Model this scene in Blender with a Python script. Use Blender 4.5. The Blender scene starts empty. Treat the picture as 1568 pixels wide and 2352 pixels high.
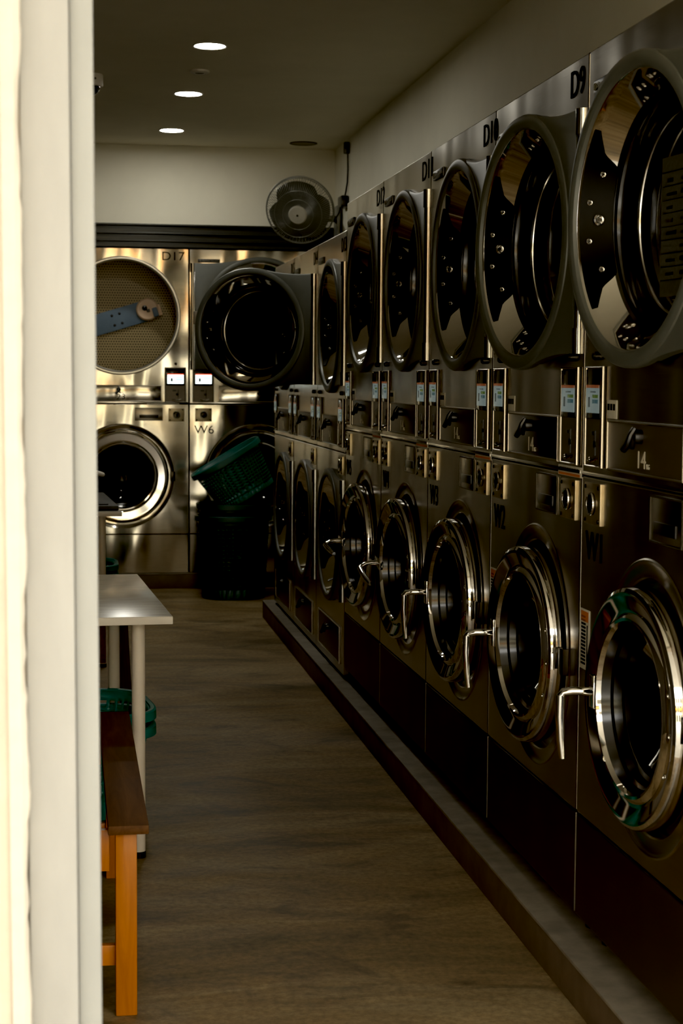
import bpy, bmesh, math, random
from mathutils import Vector, Matrix
random.seed(7)
C = bpy.context.scene.collection
PI = math.pi
EYE = 1.3213          # camera height above the floor
XM = 1.0902           # front plane of the right-hand machine row
Y0 = 3.5344           # far edge of the first machine in the row
YB = 10.6             # front plane of the back machines
CEIL = 2.74
XW = 1.64             # right wall

# ------------------------------------------------------------------ materials
def nodes_of(name):
    m = bpy.data.materials.new(name); m.use_nodes = True
    nt = m.node_tree
    return m, nt, nt.nodes['Principled BSDF']

def ramp(nt, stops):
    r = nt.nodes.new('ShaderNodeValToRGB')
    e = r.color_ramp.elements
    while len(e) < len(stops): e.new(0.5)
    for i, (p, c) in enumerate(stops):
        e[i].position = p; e[i].color = (*c, 1)
    return r

def coords(nt, scale=(1, 1, 1), rot=(0, 0, 0), kind='Object'):
    t = nt.nodes.new('ShaderNodeTexCoord'); mp = nt.nodes.new('ShaderNodeMapping')
    mp.inputs['Scale'].default_value = scale; mp.inputs['Rotation'].default_value = rot
    nt.links.new(t.outputs[kind], mp.inputs['Vector'])
    return mp.outputs['Vector']

def noise(nt, vec, scale, detail=4, rough=0.6, dist=0.0):
    n = nt.nodes.new('ShaderNodeTexNoise')
    n.inputs['Scale'].default_value = scale; n.inputs['Detail'].default_value = detail
    n.inputs['Roughness'].default_value = rough; n.inputs['Distortion'].default_value = dist
    nt.links.new(vec, n.inputs['Vector'])
    return n

def bump(nt, b, height, strength, dist=0.01):
    n = nt.nodes.new('ShaderNodeBump')
    n.inputs['Strength'].default_value = strength; n.inputs['Distance'].default_value = dist
    nt.links.new(height, n.inputs['Height']); nt.links.new(n.outputs['Normal'], b.inputs['Normal'])

def mat(name, col, rough=0.5, metal=0.0, vary=0.12, scale=6.0, stretch=(1, 1, 1), bmp=0.0, bdist=0.003, emit=None, spec=None, coat=0.0):
    """Procedural paint / metal / plastic: colour and roughness broken up by noise."""
    m, nt, b = nodes_of(name)
    v = coords(nt, stretch)
    n = noise(nt, v, scale)
    lo = tuple(c * (1 - vary) for c in col); hi = tuple(min(1, c * (1 + vary)) for c in col)
    r = ramp(nt, [(0.3, lo), (0.7, hi)])
    nt.links.new(n.outputs['Fac'], r.inputs['Fac']); nt.links.new(r.outputs['Color'], b.inputs['Base Color'])
    b.inputs['Roughness'].default_value = rough; b.inputs['Metallic'].default_value = metal
    if spec is not None: b.inputs['Specular IOR Level'].default_value = spec
    if coat: b.inputs['Coat Weight'].default_value = coat
    if bmp: bump(nt, b, n.outputs['Fac'], bmp, bdist)
    if emit:
        b.inputs['Emission Color'].default_value = (*emit[0], 1); b.inputs['Emission Strength'].default_value = emit[1]
    return m

def steel(name, col, rough, wob):
    """Sheet stainless: fine brushing plus slow dents that bend the reflections."""
    m, nt, b = nodes_of(name)
    fine = noise(nt, coords(nt, (3, 3, 160)), 3.0, 3)
    r = ramp(nt, [(0.3, tuple(c * .86 for c in col)), (0.7, tuple(min(1, c * 1.06) for c in col))])
    nt.links.new(fine.outputs['Fac'], r.inputs['Fac']); nt.links.new(r.outputs['Color'], b.inputs['Base Color'])
    b.inputs['Metallic'].default_value = 1.0
    rr = nt.nodes.new('ShaderNodeMapRange')
    rr.inputs['To Min'].default_value = rough * .8; rr.inputs['To Max'].default_value = rough * 1.3
    nt.links.new(fine.outputs['Fac'], rr.inputs['Value']); nt.links.new(rr.outputs['Result'], b.inputs['Roughness'])
    slow = noise(nt, coords(nt, (1.0, 1.0, .40), kind='Object'), 3.0, 1.5, .4)
    bump(nt, b, slow.outputs['Fac'], wob, 0.05)
    return m

def wood(name, dark, light, rough=0.45, scale=(18, 1.6, 18), coat=.15):
    m, nt, b = nodes_of(name)
    v = coords(nt, scale)
    n = noise(nt, v, 2.2, 6, .65, .8)
    r = ramp(nt, [(0.28, dark), (0.55, tuple((a + c) / 2 for a, c in zip(dark, light))), (0.75, light)])
    nt.links.new(n.outputs['Fac'], r.inputs['Fac']); nt.links.new(r.outputs['Color'], b.inputs['Base Color'])
    b.inputs['Roughness'].default_value = rough; b.inputs['Coat Weight'].default_value = coat
    b.inputs['Specular IOR Level'].default_value = .25
    bump(nt, b, n.outputs['Fac'], .15, .002)
    return m

def perforated(name, col, holecol, nang, nlen, rough=.35, metal=.8, flat=False):
    """Sheet with rows of punched holes, around the local Y axis (or across the flat XZ face)."""
    m, nt, b = nodes_of(name)
    t = nt.nodes.new('ShaderNodeTexCoord'); s = nt.nodes.new('ShaderNodeSeparateXYZ')
    nt.links.new(t.outputs['Object'], s.inputs['Vector'])
    def M(op, a, bb=None):
        n = nt.nodes.new('ShaderNodeMath'); n.operation = op
        for i, q in enumerate((a, bb)):
            if q is None: continue
            if isinstance(q, (int, float)): n.inputs[i].default_value = q
            else: nt.links.new(q, n.inputs[i])
        return n.outputs[0]
    if flat:
        u = M('MULTIPLY', s.outputs['X'], nang); w = M('MULTIPLY', s.outputs['Z'], nlen)
    else:
        u = M('MULTIPLY', M('ARCTAN2', s.outputs['X'], s.outputs['Z']), nang / (2 * PI)); w = M('MULTIPLY', s.outputs['Y'], nlen)
    odd = M('MULTIPLY', M('FLOORED_MODULO', M('FLOOR', w), 2.0), 0.5)
    fu = M('SUBTRACT', M('FRACT', M('ADD', u, odd)), .5); fw = M('SUBTRACT', M('FRACT', w), .5)
    d = M('SQRT', M('ADD', M('MULTIPLY', fu, fu), M('MULTIPLY', fw, fw)))
    inside = M('LESS_THAN', d, .30)
    mx = nt.nodes.new('ShaderNodeMix'); mx.data_type = 'RGBA'
    nt.links.new(inside, mx.inputs['Factor'])
    mx.inputs['A'].default_value = (*col, 1); mx.inputs['B'].default_value = (*holecol, 1)
    nt.links.new(mx.outputs['Result'], b.inputs['Base Color'])
    b.inputs['Roughness'].default_value = rough
    nt.links.new(M('MULTIPLY', M('SUBTRACT', 1.0, inside), metal), b.inputs['Metallic'])
    return m

def glass_dark(name, tint, ior=1.45):
    """Thin door glass: tinted see-through with a mirror sheen."""
    m = bpy.data.materials.new(name); m.use_nodes = True
    nt = m.node_tree; nt.nodes.clear()
    o = nt.nodes.new('ShaderNodeOutputMaterial'); tr = nt.nodes.new('ShaderNodeBsdfTransparent'); gl = nt.nodes.new('ShaderNodeBsdfGlossy')
    n = noise(nt, coords(nt), 9.0, 2)
    r = ramp(nt, [(0.3, tuple(t * .85 for t in tint)), (0.7, tint)])
    nt.links.new(n.outputs['Fac'], r.inputs['Fac']); nt.links.new(r.outputs['Color'], tr.inputs['Color'])
    gl.inputs['Roughness'].default_value = .03; gl.inputs['Color'].default_value = (.8, .8, .78, 1)
    lw = nt.nodes.new('ShaderNodeFresnel'); lw.inputs['IOR'].default_value = ior
    mx = nt.nodes.new('ShaderNodeMixShader')
    nt.links.new(lw.outputs['Fac'], mx.inputs['Fac']); nt.links.new(tr.outputs[0], mx.inputs[1]); nt.links.new(gl.outputs[0], mx.inputs[2])
    nt.links.new(mx.outputs[0], o.inputs['Surface'])
    return m

def emitter(name, col, strength):
    m, nt, b = nodes_of(name)
    n = noise(nt, coords(nt), 3.0, 1)
    r = ramp(nt, [(0.2, tuple(c * .97 for c in col)), (0.8, col)])
    nt.links.new(n.outputs['Fac'], r.inputs['Fac']); nt.links.new(r.outputs['Color'], b.inputs['Emission Color'])
    b.inputs['Base Color'].default_value = (.05, .05, .05, 1); b.inputs['Emission Strength'].default_value = strength
    b.inputs['Roughness'].default_value = .25
    return m

def floor_mat():
    m, nt, b = nodes_of('worn_brown_concrete')
    big = noise(nt, coords(nt, (0.55, 1.5, 1)), 1.6, 7, .68, 1.4)
    streak = noise(nt, coords(nt, (1.0, 2.0, 1), (0, 0, .30)), 2.1, 6, .60, 1.9)
    fine = noise(nt, coords(nt), 55, 4, .7)
    r1 = ramp(nt, [(0.30, (.115, .085, .040)), (0.5, (.235, .160, .075)), (0.72, (.36, .28, .155))])
    r2 = ramp(nt, [(0.34, (.48, .47, .45)), (0.45, (.88, .88, .88)), (0.70, (1.2, 1.2, 1.2))])
    r3 = ramp(nt, [(0.3, (.62, .62, .62)), (0.7, (1.28, 1.28, 1.28))])
    nt.links.new(big.outputs['Fac'], r1.inputs['Fac']); nt.links.new(streak.outputs['Fac'], r2.inputs['Fac']); nt.links.new(fine.outputs['Fac'], r3.inputs['Fac'])
    prev = r1.outputs['Color']
    for r in (r2, r3):
        mx = nt.nodes.new('ShaderNodeMix'); mx.data_type = 'RGBA'; mx.blend_type = 'MULTIPLY'; mx.inputs['Factor'].default_value = 1
        nt.links.new(prev, mx.inputs['A']); nt.links.new(r.outputs['Color'], mx.inputs['B']); prev = mx.outputs['Result']
    nt.links.new(prev, b.inputs['Base Color'])
    rr = nt.nodes.new('ShaderNodeMapRange'); rr.inputs['To Min'].default_value = .42; rr.inputs['To Max'].default_value = .75
    nt.links.new(streak.outputs['Fac'], rr.inputs['Value']); nt.links.new(rr.outputs['Result'], b.inputs['Roughness'])
    bump(nt, b, streak.outputs['Fac'], .25, .006)
    return m

def facade_mat():
    """Opposite side of the street: rendered wall with rows of openings and a coloured band."""
    m, nt, b = nodes_of('street_facade')
    br = nt.nodes.new('ShaderNodeTexBrick')
    br.inputs['Color1'].default_value = (.05, .05, .05, 1); br.inputs['Color2'].default_value = (.10, .09, .07, 1); br.inputs['Mortar'].default_value = (.80, .76, .56, 1)
    br.inputs['Scale'].default_value = 1.0; br.inputs['Mortar Size'].default_value = .28; br.inputs['Brick Width'].default_value = 2.1; br.inputs['Row Height'].default_value = 1.9
    nt.links.new(coords(nt, (1, 1, 1), (PI / 2, 0, 0)), br.inputs['Vector'])
    nt.links.new(br.outputs['Color'], b.inputs['Base Color'])
    b.inputs['Roughness'].default_value = .8
    return m

M = {}
M['steel'] = steel('brushed_stainless', (.40, .365, .30), .23, .30)
M['steel_back'] = steel('polished_stainless', (.60, .565, .485), .12, .95)
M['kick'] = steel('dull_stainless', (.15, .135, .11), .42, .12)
M['chrome'] = mat('chrome', (.72, .70, .66), .055, 1.0, .04, 4)
M['chrome_soft'] = mat('satin_chrome', (.60, .58, .53), .16, 1.0, .06, 8)
M['rim_satin'] = mat('satin_rim', (.80, .77, .68), .32, .85, .05, 8)
M['door_grey'] = mat('grey_door_enamel', (.094, .098, .086), .40, .2, .05, 30)
M['dark_body'] = mat('dark_cabinet_side', (.05, .047, .04), .5, .4, .2, 5)
M['black'] = mat('black_plastic', (.008, .008, .008), .28, 0, .3, 12)
M['black_gloss'] = mat('black_reflection', (.004, .004, .004), .42, 0, .3, 12, spec=.12)  # black of the strip that stands for a dark reflection in the bowl
M['rubber'] = mat('grey_rubber', (.02, .02, .02), .7, 0, .3, 20)
M['bezel'] = mat('panel_insert', (.115, .098, .072), .35, .6, .1, 20)
M['recess'] = mat('brown_drawer_front', (.105, .085, .062), .38, .55, .08, 14)
M['brass'] = mat('brushed_lock_plate', (.46, .38, .24), .32, .9, .15, 30)
M['lock_dark'] = mat('dark_lock_barrel', (.05, .045, .035), .25, .8, .2, 20)
M['screen'] = emitter('dim_lcd', (.50, .62, .58), .16)
M['screen_lit'] = emitter('bright_lcd', (.86, 1.0, .96), 2.2)
M['screen_black'] = mat('screen_border', (.006, .006, .007), .12, 0, .2, 10)
M['bar_orange'] = emitter('orange_bar', (.75, .22, .08), .10)
M['bar_red'] = emitter('red_bar', (1.0, .12, .05), 1.2)
M['bar_green'] = emitter('green_bar', (.25, .42, .10), .10)
M['bar_blue'] = emitter('blue_bar', (.15, .36, .40), .10)
M['bar_green_lit'] = emitter('lit_green_bar', (.25, .85, .50), 1.2)
M['bar_grey'] = emitter('grey_print', (.18, .24, .23), .10)
M['ink'] = mat('black_lettering', (.003, .003, .003), .7, 0, .2, 20, spec=.08)
M['ink_white'] = mat('pale_lettering', (.62, .56, .42), .5, 0, .1, 20)
M['sticker'] = mat('white_sticker', (.62, .58, .46), .5, 0, .08, 30)
M['sticker_orange'] = mat('orange_print', (.55, .16, .04), .5, 0, .1, 30)
M['badge'] = mat('black_badge', (.010, .010, .009), .3, 0, .2, 20)
M['badge_text'] = mat('badge_lettering', (.20, .19, .15), .4, .3, .1, 20)
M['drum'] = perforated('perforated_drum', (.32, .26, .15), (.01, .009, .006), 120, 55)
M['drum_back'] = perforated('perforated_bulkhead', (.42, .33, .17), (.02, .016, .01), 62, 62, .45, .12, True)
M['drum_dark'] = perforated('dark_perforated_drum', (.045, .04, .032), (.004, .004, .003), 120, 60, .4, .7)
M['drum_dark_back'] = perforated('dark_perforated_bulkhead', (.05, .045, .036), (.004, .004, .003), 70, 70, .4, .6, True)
M['tub'] = mat('dark_tub', (.03, .028, .024), .3, .7, .2, 10)
M['bowl_dark'] = mat('smoked_bowl', (.010, .009, .008), .14, 0, .15, 10)
M['glass'] = glass_dark('smoked_glass', (.30, .285, .26))
M['glass_dark'] = glass_dark('dark_washer_glass', (.16, .15, .13), 1.22)
M['notice'] = mat('dim_notice_sheet', (.055, .055, .048), .55, 0, .25, 120)
M['slate_blue'] = mat('slate_blue_plate', (.14, .21, .29), .5, .1, .1, 12)
M['peach'] = mat('peach_plastic', (1.0, .70, .48), .5, 0, .1, 12)
M['floor'] = floor_mat()
M['kerb_top'] = mat('grey_kerb_top', (.19, .165, .13), .6, 0, .25, 14, bmp=.2)
M['kerb_face'] = mat('brown_kerb_face', (.115, .085, .06), .55, 0, .2, 10, bmp=.2)
M['wall'] = mat('off_white_wall_paint', (.80, .765, .63), .75, 0, .04, 3, bmp=.05)
M['wall_left'] = mat('shaded_wall_paint', (.055, .045, .032), .8, 0, .1, 3)  # shade put into the paint, so the machine fronts reflect a dark wall
M['ceiling'] = mat('ceiling_paint', (.74, .685, .54), .85, 0, .05, 2)
M['valance'] = mat('dark_grey_aluminium', (.045, .047, .043), .34, .5, .1, 10)
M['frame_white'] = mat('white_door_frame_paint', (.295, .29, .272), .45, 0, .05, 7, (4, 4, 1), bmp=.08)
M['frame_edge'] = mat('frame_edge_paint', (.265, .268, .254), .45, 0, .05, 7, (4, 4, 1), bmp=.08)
M['stucco'] = mat('cream_render', (.50, .43, .34), .85, 0, .06, 22, bmp=.3, bdist=.006)
M['caulk'] = mat('cream_sealant', (.50, .46, .39), .6, 0, .05, 30, bmp=.25, bdist=.004)
M['pavement'] = mat('pale_pavement', (.48, .46, .41), .85, 0, .12, 4)
M['canopy'] = mat('shade_canopy', (.50, .48, .44), .8, 0, .05, 2)
M['facade'] = facade_mat()
M['awning'] = mat('orange_awning', (.75, .33, .05), .7, 0, .25, 1.2)
M['wood_top'] = wood('brown_varnished_plank', (.060, .022, .006), (.155, .068, .018), .62, coat=0)
M['wood_leg'] = wood('orange_pine', (.40, .125, .005), (.60, .205, .008), .42, (20, 20, 2))
M['wood_dark'] = wood('dark_stained_wood', (.018, .010, .006), (.05, .028, .015), .5, (18, 18, 2))
M['table_top'] = mat('worn_white_laminate', (.50, .47, .40), .20, 0, .22, 9, (1, 6, 1))
M['table_edge'] = mat('white_table_edge', (.80, .75, .66), .5, 0, .05, 10)
M['table_leg'] = mat('pale_grey_tube', (.80, .72, .60), .4, 0, .05, 10)
M['cloth_dark'] = mat('charcoal_board', (.035, .037, .036), .6, 0, .2, 40)
M['white_plastic'] = mat('white_plastic', (.75, .70, .62), .4, 0, .04, 10)
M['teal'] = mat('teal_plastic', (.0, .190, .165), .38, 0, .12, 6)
M['teal_mid'] = mat('shaded_teal_plastic', (.0, .095, .078), .40, 0, .12, 6)  # same teal plastic with the shade put into its colour
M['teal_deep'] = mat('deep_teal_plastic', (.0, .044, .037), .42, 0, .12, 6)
M['fan_guard'] = mat('grey_fan_wire', (.20, .20, .17), .4, .3, .1, 10)
M['fan_blade'] = mat('grey_fan_blade', (.085, .085, .07), .4, 0, .1, 5)
M['fan_hub'] = mat('pale_fan_hub', (.46, .44, .36), .5, 0, .06, 10)
M['downlight'] = emitter('downlight_diffuser', (1.0, .96, .85), 100)
M['lamp_rim'] = mat('white_lamp_rim', (.60, .57, .49), .5, 0, .05, 10)
M['dome'] = mat('black_dome', (.004, .004, .004), .06, 0, .2, 5)

# ------------------------------------------------------------------ mesh building
class MB:
    """Collects boxes, lathed rings and tubes, then links them as ONE mesh object."""
    def __init__(s): s.v = []; s.f = []
    def add(s, vs, fs):
        o = len(s.v); s.v += [tuple(p) for p in vs]; s.f += [tuple(i + o for i in f) for f in fs]; return s
    def box(s, x0, x1, y0, y1, z0, z1, bev=0.0):
        bm = bmesh.new(); bmesh.ops.create_cube(bm, size=1)
        for q in bm.verts:
            q.co = Vector(((x0 + x1) / 2 + q.co.x * (x1 - x0), (y0 + y1) / 2 + q.co.y * (y1 - y0), (z0 + z1) / 2 + q.co.z * (z1 - z0)))
        if bev: bmesh.ops.bevel(bm, geom=list(bm.edges), offset=bev, segments=2, affect='EDGES', profile=.6)
        bm.verts.index_update()
        s.add([q.co[:] for q in bm.verts], [[q.index for q in f.verts] for f in bm.faces]); bm.free(); return s
    def lathe(s, prof, cx=0, cz=0, n=72, a0=0, a1=2 * PI, axis='y', cy=0):
        """prof = (radius, along-axis) pairs."""
        full = abs(a1 - a0 - 2 * PI) < 1e-6; k = n if full else n + 1
        vs = []
        for r, y in prof:
            for i in range(k):
                a = a0 + (a1 - a0) * i / n
                c, q = r * math.cos(a), r * math.sin(a)
                vs.append((cx + c, cy + y, cz + q) if axis == 'y' else ((cx + c, cy + q, cz + y) if axis == 'z' else (cx + y, cy + c, cz + q)))
        fs = []
        for j in range(len(prof) - 1):
            for i in range(n):
                i2 = (i + 1) % k
                fs.append((j * k + i, j * k + i2, (j + 1) * k + i2, (j + 1) * k + i))
        return s.add(vs, fs)
    def disc(s, r, y, cx=0, cz=0, n=64, axis='y', cy=0, dome=0.0):
        prof = [(r * t, y + dome * (1 - t * t)) for t in (1, .85, .65, .4, .2, .001)]
        return s.lathe(prof, cx, cz, n, axis=axis, cy=cy)
    def tube(s, pts, r, n=10, closed=False, cap=True):
        pts = [Vector(p) for p in pts]; m = len(pts); vs = []; fs = []
        up = Vector((0, 0, 1)); prevn = None
        rr = r if isinstance(r, (list, tuple)) else [r] * m
        for i, p in enumerate(pts):
            if closed: t = pts[(i + 1) % m] - pts[i - 1]
            else: t = pts[min(i + 1, m - 1)] - pts[max(i - 1, 0)]
            t.normalize()
            if prevn is None:
                a = up if abs(t.dot(up)) < .95 else Vector((1, 0, 0)); nn = t.cross(a).normalized()
            else:
                nn = (prevn - t * prevn.dot(t)).normalized()
            prevn = nn; bb = t.cross(nn)
            for k in range(n):
                a = 2 * PI * k / n
                vs.append(p + (nn * math.cos(a) + bb * math.sin(a)) * rr[i])
        for i in range(m if closed else m - 1):
            for k in range(n):
                j = (i + 1) % m; k2 = (k + 1) % n
                fs.append((i * n + k, i * n + k2, j * n + k2, j * n + k))
        if not closed and cap:
            fs.append(tuple(range(n - 1, -1, -1))); fs.append(tuple((m - 1) * n + k for k in range(n)))
        return s.add(vs, fs)
    def ring(s, R, r, cx=0, cy=0, cz=0, n=64, k=8, axis='y'):
        pts = []
        for i in range(n):
            a = 2 * PI * i / n; c, q = R * math.cos(a), R * math.sin(a)
            pts.append((cx + c, cy, cz + q) if axis == 'y' else (cx + c, cy + q, cz))
        return s.tube(pts, r, k, closed=True)
    def panel_hole(s, x0, x1, z0, z1, holes, y=0.0, th=.02):
        """Front sheet in the XZ plane with round holes one above the other; turned edges."""
        zs = [z0]
        hs = sorted(holes, key=lambda h: h[1])
        for a, b in zip(hs, hs[1:]): zs.append((a[1] + a[2] + b[1] - b[2]) / 2)
        zs.append(z1)
        for (cx, cz, R), za, zb in zip(hs, zs, zs[1:]):
            N = 96; inn = []; out = []; back = []
            cor = [math.atan2(q - cz, p - cx) % (2 * PI) for p in (x0, x1) for q in (za, zb)]
            angs = sorted([a for a in (2 * PI * i / N for i in range(N)) if all(abs(a - c) > .04 for c in cor)] + cor)
            for a in angs:
                c, q = math.cos(a), math.sin(a)
                t = min(((x1 - cx) / c if c > 1e-9 else 1e9), ((x0 - cx) / c if c < -1e-9 else 1e9), ((zb - cz) / q if q > 1e-9 else 1e9), ((za - cz) / q if q < -1e-9 else 1e9))
                inn.append((cx + R * c, y, cz + R * q)); out.append((cx + t * c, y, cz + t * q)); back.append((cx + R * c, y + .012, cz + R * q))
            n = len(angs)
            s.add(out + inn + back, [(i, (i + 1) % n, n + (i + 1) % n, n + i) for i in range(n)] + [(n + i, n + (i + 1) % n, 2 * n + (i + 1) % n, 2 * n + i) for i in range(n)])
        e = .004
        for (a, b, c_, d) in (((x0, z0), (x1, z0), (0, -1), 0), ((x1, z0), (x1, z1), (1, 0), 0), ((x1, z1), (x0, z1), (0, 1), 0), ((x0, z1), (x0, z0), (-1, 0), 0)):
            vs = []
            for (px, pz) in (a, b):
                vs += [(px, y, pz), (px + c_[0] * e * .7, y + e * .4, pz + c_[1] * e * .7), (px + c_[0] * e, y + e, pz + c_[1] * e), (px + c_[0] * e, y + th, pz + c_[1] * e)]
            s.add(vs, [(0, 4, 5, 1), (1, 5, 6, 2), (2, 6, 7, 3)])
        return s
    def mesh(s, name, sharp=35):
        me = bpy.data.meshes.new(name); me.from_pydata(s.v, [], s.f); me.validate()
        bm = bmesh.new(); bm.from_mesh(me); bmesh.ops.remove_doubles(bm, verts=bm.verts, dist=1e-5)
        bmesh.ops.recalc_face_normals(bm, faces=bm.faces); bm.to_mesh(me); bm.free()
        if sharp == 18: me.shade_flat(); return me
        me.shade_smooth()
        try: me.set_sharp_from_angle(angle=math.radians(sharp))
        except Exception: pass
        return me
    def build(s, name, m, parent=None, loc=(0, 0, 0), rot=(0, 0, 0)):
        me = s.mesh(name); me.materials.append(M[m]); return link(name, me, parent, loc, rot)

def link(name, me, parent=None, loc=(0, 0, 0), rot=(0, 0, 0)):
    o = bpy.data.objects.new(name, me); C.objects.link(o)
    o.location = loc; o.rotation_euler = rot
    if parent: o.parent = parent
    return o

def tag(o, label, cat, group=None, kind=None):
    o['label'] = label; o['category'] = cat
    if group: o['group'] = group
    if kind: o['kind'] = kind
    return o

def thing(name, label, cat, loc=(0, 0, 0), rotz=0, group=None):
    o = bpy.data.objects.new(name, None); C.objects.link(o); o.empty_display_size = .1
    o.location = loc; o.rotation_euler = (0, 0, rotz)
    return tag(o, label, cat, group)

def struct(name, mb, m, loc=(0, 0, 0), label=None):
    o = mb.build(name, m, None, loc); o['kind'] = 'structure'
    if label: o['label'] = label
    return o

CACHE = {}
def cached(key, fn):
    if key not in CACHE: CACHE[key] = fn()
    return CACHE[key]
def part(name, key, fn, m, parent, loc=(0, 0, 0), rot=(0, 0, 0)):
    """A part whose mesh is shared by every machine that uses the same key and material."""
    def mk():
        me = fn().mesh(name, 18 if 'panel' in name else 35); me.materials.append(M[m]); return me
    return link(name, cached((key, m), mk), parent, loc, rot)

def lettering(name, text, m, parent, x0, x1, z0, z1, y):
    """Raised lettering fitted into a box on a face that looks along -Y."""
    def mk():
        cu = bpy.data.curves.new('letters', 'FONT'); cu.body = text; cu.extrude = .004; cu.resolution_u = 4
        o = bpy.data.objects.new('letters', cu); C.objects.link(o)
        dg = bpy.context.evaluated_depsgraph_get(); dg.update()
        me = bpy.data.meshes.new_from_object(o.evaluated_get(dg))
        C.objects.unlink(o); bpy.data.objects.remove(o); bpy.data.curves.remove(cu)
        xs = [q.co.x for q in me.vertices]; ys = [q.co.y for q in me.vertices]
        ax, bx, ay, by = min(xs), max(xs), min(ys), max(ys)
        for q in me.vertices:
            u = (q.co.x - ax) / (bx - ax); w = (q.co.y - ay) / (by - ay)
            q.co = Vector((u * (x1 - x0), -q.co.z * .12, w * (z1 - z0)))
        me.materials.clear(); me.materials.append(M[m])
        return me
    me = cached(('txt', text, m, round(x1 - x0, 4), round(z1 - z0, 4)), mk)
    return link(name, me, parent, (x0, y, z0))

# ------------------------------------------------------------------ doors
def bez(a, b, c, t): return (1 - t) ** 2 * a + 2 * t * (1 - t) * b + t * t * c

def dryer_ring(R, side):
    """Grey ring and flared hinge plate. Hinge line at x=0; side=-1: ring to the left of the hinge."""
    cx = side * R * 1.13; mb = MB()
    mb.lathe([(R - .012, .034), (R - .002, .030), (R, .022), (R, .010), (R - .004, .003), (R - .011, 0), (R - .024, -.001), (R - .031, .003), (R - .034, .010)], cx, 0, 96)
    top = []; N = 28
    for i in range(N + 1):
        x = R * (.30 + (1.10 - .30) * i / N)
        zo = bez(.955 * R, .865 * R, .885 * R, i / N)
        zi = math.sqrt(max(0, (R - .006) ** 2 - x * x)) if x < R - .006 else 0
        top.append((x, min(zi, zo), zo))
    for sg in (1, -1):
        vs = []
        for x, zi, zo in top:
            X = cx - side * x
            vs += [(X, .006, sg * zi), (X, .006, sg * (zo - .006)), (X, .010, sg * zo), (X, .034, sg * zo)]
        fs = []
        for i in range(N):
            for k in range(3): fs.append((i * 4 + k, i * 4 + k + 1, (i + 1) * 4 + k + 1, (i + 1) * 4 + k))
        mb.add(vs, fs)
        X = cx - side * top[-1][0]; mb.add([(X, .006, 0), (X, .006, sg * top[-1][2]), (X, .034, sg * top[-1][2]), (X, .034, 0)], [(0, 1, 2, 3)])
    return mb

def reflection_strip(R, cx, side):
    """Black scalloped strip: a dark reflection in one side of the door bowl, built as a surface."""
    mb = MB(); vs = []; N = 60; amax = math.radians(43)
    for i in range(N + 1):
        a = -amax + 2 * amax * i / N; t = abs(a) / amax
        if t < .60: d = .97
        elif t < .80: d = .97 - .52 * (.5 - .5 * math.cos(PI * (t - .60) / .20))
        else: d = .45 - .25 * (t - .8) / .2
        for k in range(4):
            f = .02 + (d - .02) * k / 3
            y = .012 + f * .062; r = (R - .036) - f * .034 - .0025
            ang = a if side > 0 else PI - a
            vs.append((cx + r * math.cos(ang), y, r * math.sin(ang)))
    fs = [(i * 4 + k, i * 4 + k + 1, (i + 1) * 4 + k + 1, (i + 1) * 4 + k) for i in range(N) for k in range(3)]
    return mb.add(vs, fs)

def bolt_mb(big=False):
    s = 1.35 if big else .72
    return MB().lathe([(.0085 * s, 0), (.0085 * s, .004 * s), (.0065 * s, .006 * s), (.0045 * s, .005 * s), (.0035 * s, .002), (.001, .002)], 0, 0, 18)

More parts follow.
